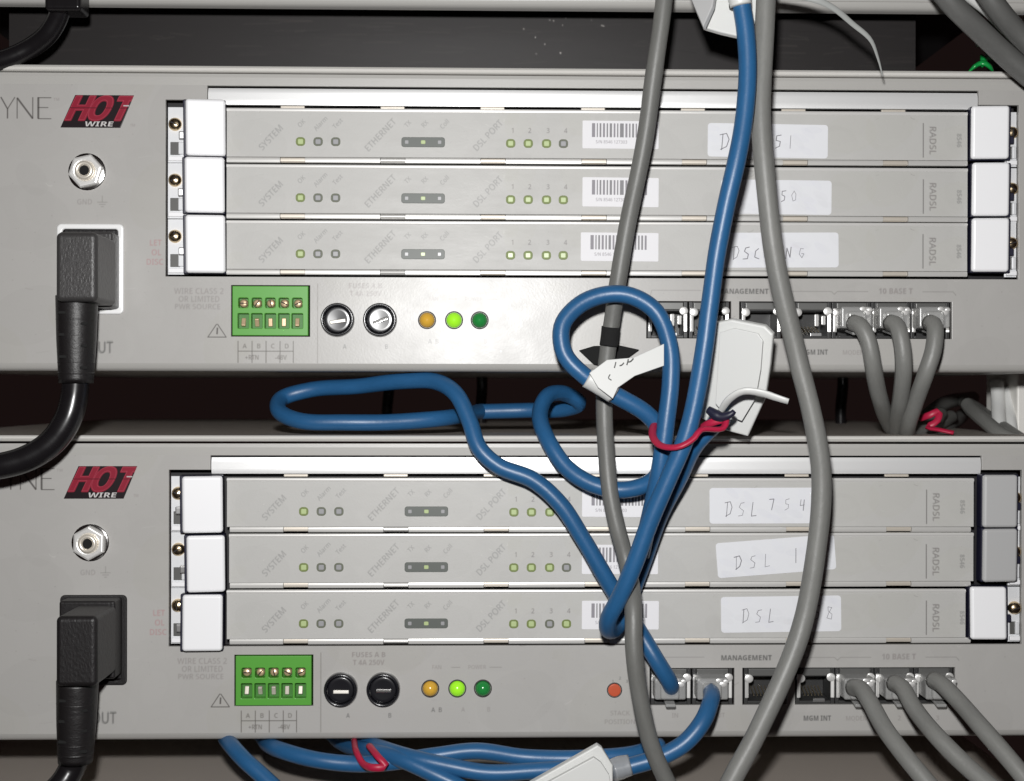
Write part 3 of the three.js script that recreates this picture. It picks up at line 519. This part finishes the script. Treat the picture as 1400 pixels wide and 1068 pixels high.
for (const [lab, pts] of [['blue cable leaving the bottom bundle at its far left, slanting downward', [[318, 978, -70], [308, 1000, -24], [318, 1020, 2], [336, 1042, 10], [362, 1066, 14], [400, 1100, 18]]],
  ['blue cable passing left through the red twist tie under the fuse caps', [[345, 980, -70], [360, 1008, -24], [384, 1026, 2], [430, 1040, 8], [480, 1046, 9], [530, 1044, 10], [590, 1034, 9], [650, 1026, 8], [720, 1034, 8], [790, 1036, 10], [860, 1032, 8], [905, 1020, 2]]],
  ['blue cable lying lowest in the bundle right of the red twist tie', [[440, 990, -60], [470, 1018, -20], [508, 1028, 2], [548, 1038, 12], [590, 1056, 16], [630, 1076, 18], [680, 1110, 20]]],
  ['blue cable in the middle of the bundle, dipping towards the white tag', [[455, 985, -60], [484, 1010, -20], [520, 1022, 2], [560, 1034, 12], [612, 1046, 15], [670, 1056, 16], [740, 1054, 16], [800, 1050, 14]]]])
  cable('blue_patch_cable', lab, bun, pts, 2.75, M.blue);

// red twist ties
function loopTie(name, label, list, r, flat) { const o = P(...list[0]), t = thing(name, label, 'twist tie', o, 'red twist ties'); part('wire_tie', tube(path(list, o), r, { flat, n: 12 }), M.red, t); return t; }
loopTie('twist_tie', 'red twist tie holding the blue cables together in the middle', [[955, 588, 30], [972, 578, 36], [992, 574, 38], [988, 586, 40], [958, 588, 43], [948, 600, 44], [928, 611, 44], [905, 610, 40], [893, 598, 34], [894, 582, 26], [905, 574, 18]], 1.25, 0.7);
loopTie('twist_tie', 'red twist tie around the blue bundle under the lower unit', [[484, 1012, -4], [488, 1030, 10], [497, 1045, 14], [512, 1050, 18], [528, 1048, 17], [518, 1036, 16], [505, 1020, 8]], 1.3, 0.8);
loopTie('twist_tie', 'red twist tie on the grey cables in the right of the gap', [[1258, 572, -18], [1272, 567, -14], [1284, 562, -14], [1281, 576, -12], [1268, 584, -12], [1286, 588, -8], [1304, 592, -6]], 1.2, 0.6);

// white cable tags: an outline in photograph pixels on a tilted plane, given thickness
function plate(parent, name, outline, heights, thick, mat, o, r = 0.3) {
  const [a, b, cc] = [outline[0], outline[Math.floor(outline.length / 3)], outline[Math.floor(2 * outline.length / 3)]].map((q, i) => P(q[0], q[1], heights[i]));
  const n = V().subVectors(b, a).cross(V().subVectors(cc, a)).normalize(); if (n.z < 0) n.negate();
  const cam = V(camera.position.x, camera.position.y, camera.position.z).divideScalar(K), u = V(1, 0, 0).addScaledVector(n, -n.x).normalize(), v = V().crossVectors(n, u);
  const pts = outline.map(([px, py]) => { const p = P(px, py, 0), d = p.clone().sub(cam), k = V().subVectors(a, cam).dot(n) / d.dot(n), q = cam.clone().addScaledVector(d, k).sub(a); return [q.dot(u), q.dot(v)]; });
  if (THREE.ShapeUtils.area(pts.map(([x, y]) => new THREE.Vector2(x, y))) < 0) pts.reverse();
  const m = part(name, extrude(pts, thick, r, [], 3), mat, parent);
  m.matrixAutoUpdate = true; m.quaternion.setFromRotationMatrix(new THREE.Matrix4().makeBasis(u, v, n)); m.position.copy(a).sub(o).multiplyScalar(K); return m;
}
{
  let o = P(1005, 510, 24), t = thing('cable_tag', 'large white plastic cable tag beside the blue cable in the middle', 'cable tag', o, 'white cable tags');
  plate(t, 'tag_plate', [[966, 444], [1000, 437], [1046, 446], [1057, 457], [1053, 500], [1046, 545], [1022, 597], [988, 588], [958, 572]], [26, 34, 22], 3.2, M.tagWhite, o, 0.7);
  plate(t, 'tag_panel', [[984, 455], [1004, 449], [1036, 456], [1043, 466], [1040, 505], [1033, 545], [1014, 576], [990, 566], [978, 552]], [29.5, 35.2, 27], 0.8, M.tagWhite, o, 0.25);
  part('tie_tail', tube(path([[984, 564, 34], [998, 545, 40], [1016, 535, 43], [1040, 537, 44], [1062, 544, 46], [1078, 549, 47]], o), [1.0, 1.3, 1.4, 1.5, 1.5, 1.2], { flat: 0.6 }), M.tagWhite, t);
  part('tie_knuckle', tube(path([[968, 560, 36], [985, 570, 38], [1000, 566, 40], [1004, 562, 40]], o), [1.2, 1.8, 1.4, 0.8]), M.navy, t);
  o = P(1000, 20, 38); t = thing('cable_tag', 'white plastic cable tag hanging at the top edge over the blue cable', 'cable tag', o, 'white cable tags');
  plate(t, 'tag_plate', [[938, -30], [946, 2], [961, 37], [985, 44], [1012, 50], [1018, 30], [1024, -30]], [34, 38, 42], 2.6, M.tagWhite, o, 0.5);
  plate(t, 'tag_fold', [[938, -30], [945, 0], [961, 37], [974, 8], [980, -30]], [36, 39, 44], 2.0, M.whiteGrey, o, 0.4);
  part('tag_sleeve', tube(path([[1008, -30, 46], [1010, -10, 45], [1013, 8, 44.5]], o), [3.9, 3.7, 3.3]), M.tagWhite, t);
  part('tag_hole', tube(path([[1000, 12, 43.5], [1003, 6, 43.5], [1008, 3, 43.5]], o), [0.8, 1.5, 0.9]), M.dark, t);
  plate(t, 'tag_wing', [[1024, -20], [1026, 18], [1040, 44], [1046, 20], [1060, -20]], [33, 33, 33], 1.6, M.tagWhite, o, 0.4);
  o = P(1140, 10, 34); t = thing('tie_tail', 'thin pale zip tie tail bending down across the dark gap', 'zip tie', o);
  part('tie_strip', tube(path([[1030, -10, 30], [1070, -8, 32], [1110, -2, 34], [1138, 10, 33], [1165, 32, 30], [1190, 54, 28], [1200, 78, 25], [1207, 104, 22]], o), [1.3, 1.3, 1.2, 1.0, 0.9, 0.8, 0.5, 0.2], { flat: 0.6 }), M.strip, t);
  o = P(850, 505, 28); t = thing('marker_sleeve', 'white marker sleeve with a flag clamped on the blue loop', 'cable marker', o);
  part('sleeve', tube(path([[803, 516, 26], [822, 526, 26], [840, 538, 25.5]], o), [3.4, 3.6, 3.4]), M.tagWhite, t);
  plate(t, 'flag', [[806, 510], [830, 492], [866, 489], [908, 470], [908, 500], [868, 514], [845, 530], [838, 545], [818, 530]], [31, 29, 31], 0.9, M.tagWhite, o, 0.2);
  for (const q of [[[840, 503], [841, 499], [842, 495]], [[847, 500], [850, 499], [853, 496]], [[857, 499], [858, 495], [859, 491]], [[858, 495], [862, 494], [866, 490]], [[834, 512], [832, 517], [836, 520]]]) part('ink_mark', tube(path(q.map(([x, y]) => [x, y, 30.9]), o), 0.2, { n: 6 }), M.greyDark, t);
  o = P(780, 1050, 30); t = thing('cable_tag', 'white plastic cable tag lying at the bottom edge on the blue cables', 'cable tag', o, 'white cable tags');
  plate(t, 'tag_plate', [[740, 1075], [812, 1036], [822, 1043], [833, 1060], [838, 1090], [740, 1110]], [33, 33, 33], 2, M.tagWhite, o, 0.3);
  plate(t, 'tag_back', [[724, 1072], [817, 1019], [823, 1023], [838, 1047], [838, 1075], [760, 1100]], [29, 29, 29], 3.4, M.tagWhite, o, 0.5);
  part('tag_sleeve', tube(path([[836, 1054, 25], [850, 1049, 24], [862, 1046, 24]], o), [3.6, 3.7, 3.3]), M.clear, t);
}

// ---------------------------------------------------------------- black power cords
function powerCord(label, dy, list, mat, tail) {
  const o = P(105, 370 + dy, 4), t = thing('power_cord', label, 'power cord', o, 'black power cords');
  const at = (p) => [p.x - o.x, p.y - o.y, p.z - o.z];
  const box = (name, x0, y0, x1, y1, z0, z1, r) => { const a = P(x0, y1, z1), b = P(x1, y0, z1); return part(name, rbox(b.x - a.x, b.y - a.y, z1 - z0, r, 4), mat, t, (a.x + b.x) / 2 - o.x, (a.y + b.y) / 2 - o.y, (z0 + z1) / 2 - o.z); };
  box('plug_base', ...list.base, 0.3, 9, 0.9);
  box('plug_body', ...list.body, 8.5, 30, 1.8);
  const [sx, sy0, sx1, sy1] = list.relief, n = 7, geos = [];
  const a = P(sx, sy0, 20), b = P(sx1, sy1, 20);
  geos.push(tube([a, V().lerpVectors(a, b, 0.5), b].map((p) => p.clone().sub(o)), [6.6, 6.2, 5.4], { n: 20 }));
  for (let i = 1; i < n; i++) { const q = V().lerpVectors(a, b, 0.12 + 0.86 * i / n).sub(o), q2 = V().lerpVectors(a, b, 0.12 + 0.86 * i / n + 0.055).sub(o); geos.push(tube([q, V().lerpVectors(q, q2, 0.5), q2], [6.3 - 0.14 * i, 6.62 - 0.15 * i, 6.3 - 0.14 * i], { n: 20, seg: 6 })); }
  const sr = part('strain_relief', mergeGeometries(geos), M.rubberDark, t);
  for (let i = 0; i < 6; i++) { const q = V().lerpVectors(a, b, 0.2 + 0.125 * i).sub(o); part('relief_slot', rbox(4.6, 0.9, 1.2, 0.2), M.matt, sr, q.x + (i % 2 ? 2.6 : -1.6), q.y, q.z + (i % 2 ? 5.0 : 5.6) - 0.13 * i); }
  part('cord', tube(path(tail, o), 4.3, { wobble: 0.01 }), M.cordBlack, t);
}
powerCord('black power cord and plug in the upper unit', 0, { base: [80, 317, 153, 420], body: [75, 317, 132, 412], relief: [105, 405, 104, 524] }, M.rubber, [[104, 515, 20], [102, 540, 20], [93, 570, 21], [70, 603, 22], [36, 626, 23], [0, 637, 24], [-50, 643, 24]]);
powerCord('black power cord and plug in the lower unit', 505, { base: [80, 822, 157, 929], body: [75, 843, 132, 940], relief: [106, 930, 103, 1042] }, M.rubberDark, [[103, 1035, 20], [98, 1052, 20], [84, 1074, 22], [50, 1104, 24]]);
{
  const o = P(85, 0, 10), t = thing('power_cord', 'black power cord at the top left corner, curving left', 'power cord', o, 'black power cords');
  part('plug_body', rbox(12, 26, 10, 1.4, 3), M.cordBlack, t, 0.3, 9.5, -4);
  part('cord', tube(path([[84, 4, 6], [80, 22, 4], [66, 46, 2], [44, 64, 0], [10, 80, 0], [-40, 90, 0]], o), 3.3), M.cordBlack, t);
}

// ---------------------------------------------------------------- things in the corners of the gaps
const corner = 'grey cables crossing the upper right corner';
for (const [lab, pts, r] of [['front grey cable crossing the upper right corner', [[1268, -40, 26], [1302, 6, 24], [1340, 44, 20], [1382, 82, 16], [1440, 130, 14]], 3.6],
  ['upper grey cable in the very corner at upper right', [[1330, -40, 22], [1358, 6, 20], [1388, 44, 16], [1430, 84, 14]], 3.5],
  ['pale grey cable stub between the cables at upper right', [[1290, -50, 8], [1322, -12, 8], [1350, 12, 6], [1378, 40, 2]], 2.4]])
  cable('grey_corner_cable', lab, corner, pts, r, lab.startsWith('pale') ? M.tagWhite : M.greyDark);
{
  const o = P(1345, 92, -12), t = thing('green_wire', 'shiny green wire twist below the grey cables at upper right', 'wire', o);
  part('wire_loop', tube(path([[1324, 99, -8], [1334, 90, -8], [1344, 86, -6], [1352, 90, -6], [1358, 99, -8]], o), [0.5, 1.3, 1.6, 1.3, 0.5], { flat: 0.6 }), M.wireGreen, t);
  part('wire_end', tube(path([[1342, 76, -10], [1345, 84, -7], [1341, 91, -7]], o), [0.5, 1.2, 0.8]), M.wireGreen, t);
  const o3 = P(1357, 74, -6), t3 = thing('wire_connector', 'small grey connector beside the green wire', 'connector', o3);
  part('connector_shell', rbox(4.2, 4.6, 4, 1.2, 3), M.greyDark, t3);
  part('connector_lead', tube(path([[1335, 62, -8], [1346, 58, -8], [1354, 64, -7], [1356, 70, -6]], o3), 0.8, { n: 8 }), M.tagWhite, t3);
}
{
  const a = P(1391, 560, -50), t = thing('rack_post', 'pale steel rack post standing at the right in the gap between the units', 'rack post', V(a.x + 10, Y(900), -50));
  part('post', rbox(20, 260, 30, 0.8), M.edge, t, 0, 130, -15);
}
const back = 'cables running back in the right of the gap';
for (const [lab, pts, r, m] of [['grey cable slanting back beside the rack post in the gap', [[1318, 548, -110], [1336, 560, -90], [1358, 578, -60], [1380, 594, -40], [1400, 606, -30]], 3.0, M.grey],
  ['pale cable standing upright beside the rack post in the gap', [[1362, 520, -60], [1364, 550, -56], [1366, 575, -50], [1372, 600, -44]], 2.6, M.tagWhite],
  ['second pale cable nearest the rack post in the gap', [[1380, 530, -60], [1381, 555, -56], [1382, 580, -50], [1385, 604, -46]], 2.2, M.tagWhite]])
  cable('gap_cable', lab, back, pts, r, m);
for (const [lab, pts, r] of [['grey cable lying lowest behind the red tie at the right of the gap', [[1230, 596, -40], [1262, 596, -60], [1292, 586, -90], [1318, 566, -150]], 3.0],
  ['grey cable arching behind the red tie at the right of the gap', [[1248, 590, -60], [1272, 566, -80], [1300, 548, -110], [1330, 544, -150]], 3.0],
  ['grey cable crossing low to the rack post at the right of the gap', [[1322, 552, -60], [1344, 574, -40], [1372, 596, -26], [1400, 606, -20]], 2.7]]) cable('gap_cable', lab, back, pts, r, M.grey);
{
  const o = P(832, 486, 1), t = thing('black_diamond', 'black diamond shaped plate and band on the grey cable inside the blue loop', 'cable mount', o);
  plate(t, 'black_plate', [[792, 479], [812, 473], [846, 472], [874, 478], [852, 494], [834, 503], [812, 498]], [3, 3, 3], 2.2, M.matt, o, 0.4);
  part('black_band', tube(path([[835, 447, 14.2], [834, 458, 13.8], [832, 473, 13.4]], o), 3.05), M.matt, t);  // black plate behind the cable, black band around it
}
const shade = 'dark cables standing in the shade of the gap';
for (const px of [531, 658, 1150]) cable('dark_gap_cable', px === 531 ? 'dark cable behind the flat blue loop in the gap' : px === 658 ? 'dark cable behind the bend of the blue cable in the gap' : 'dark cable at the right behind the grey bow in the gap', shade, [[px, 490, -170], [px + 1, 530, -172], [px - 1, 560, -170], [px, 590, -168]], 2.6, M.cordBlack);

renderer.render(scene, camera);
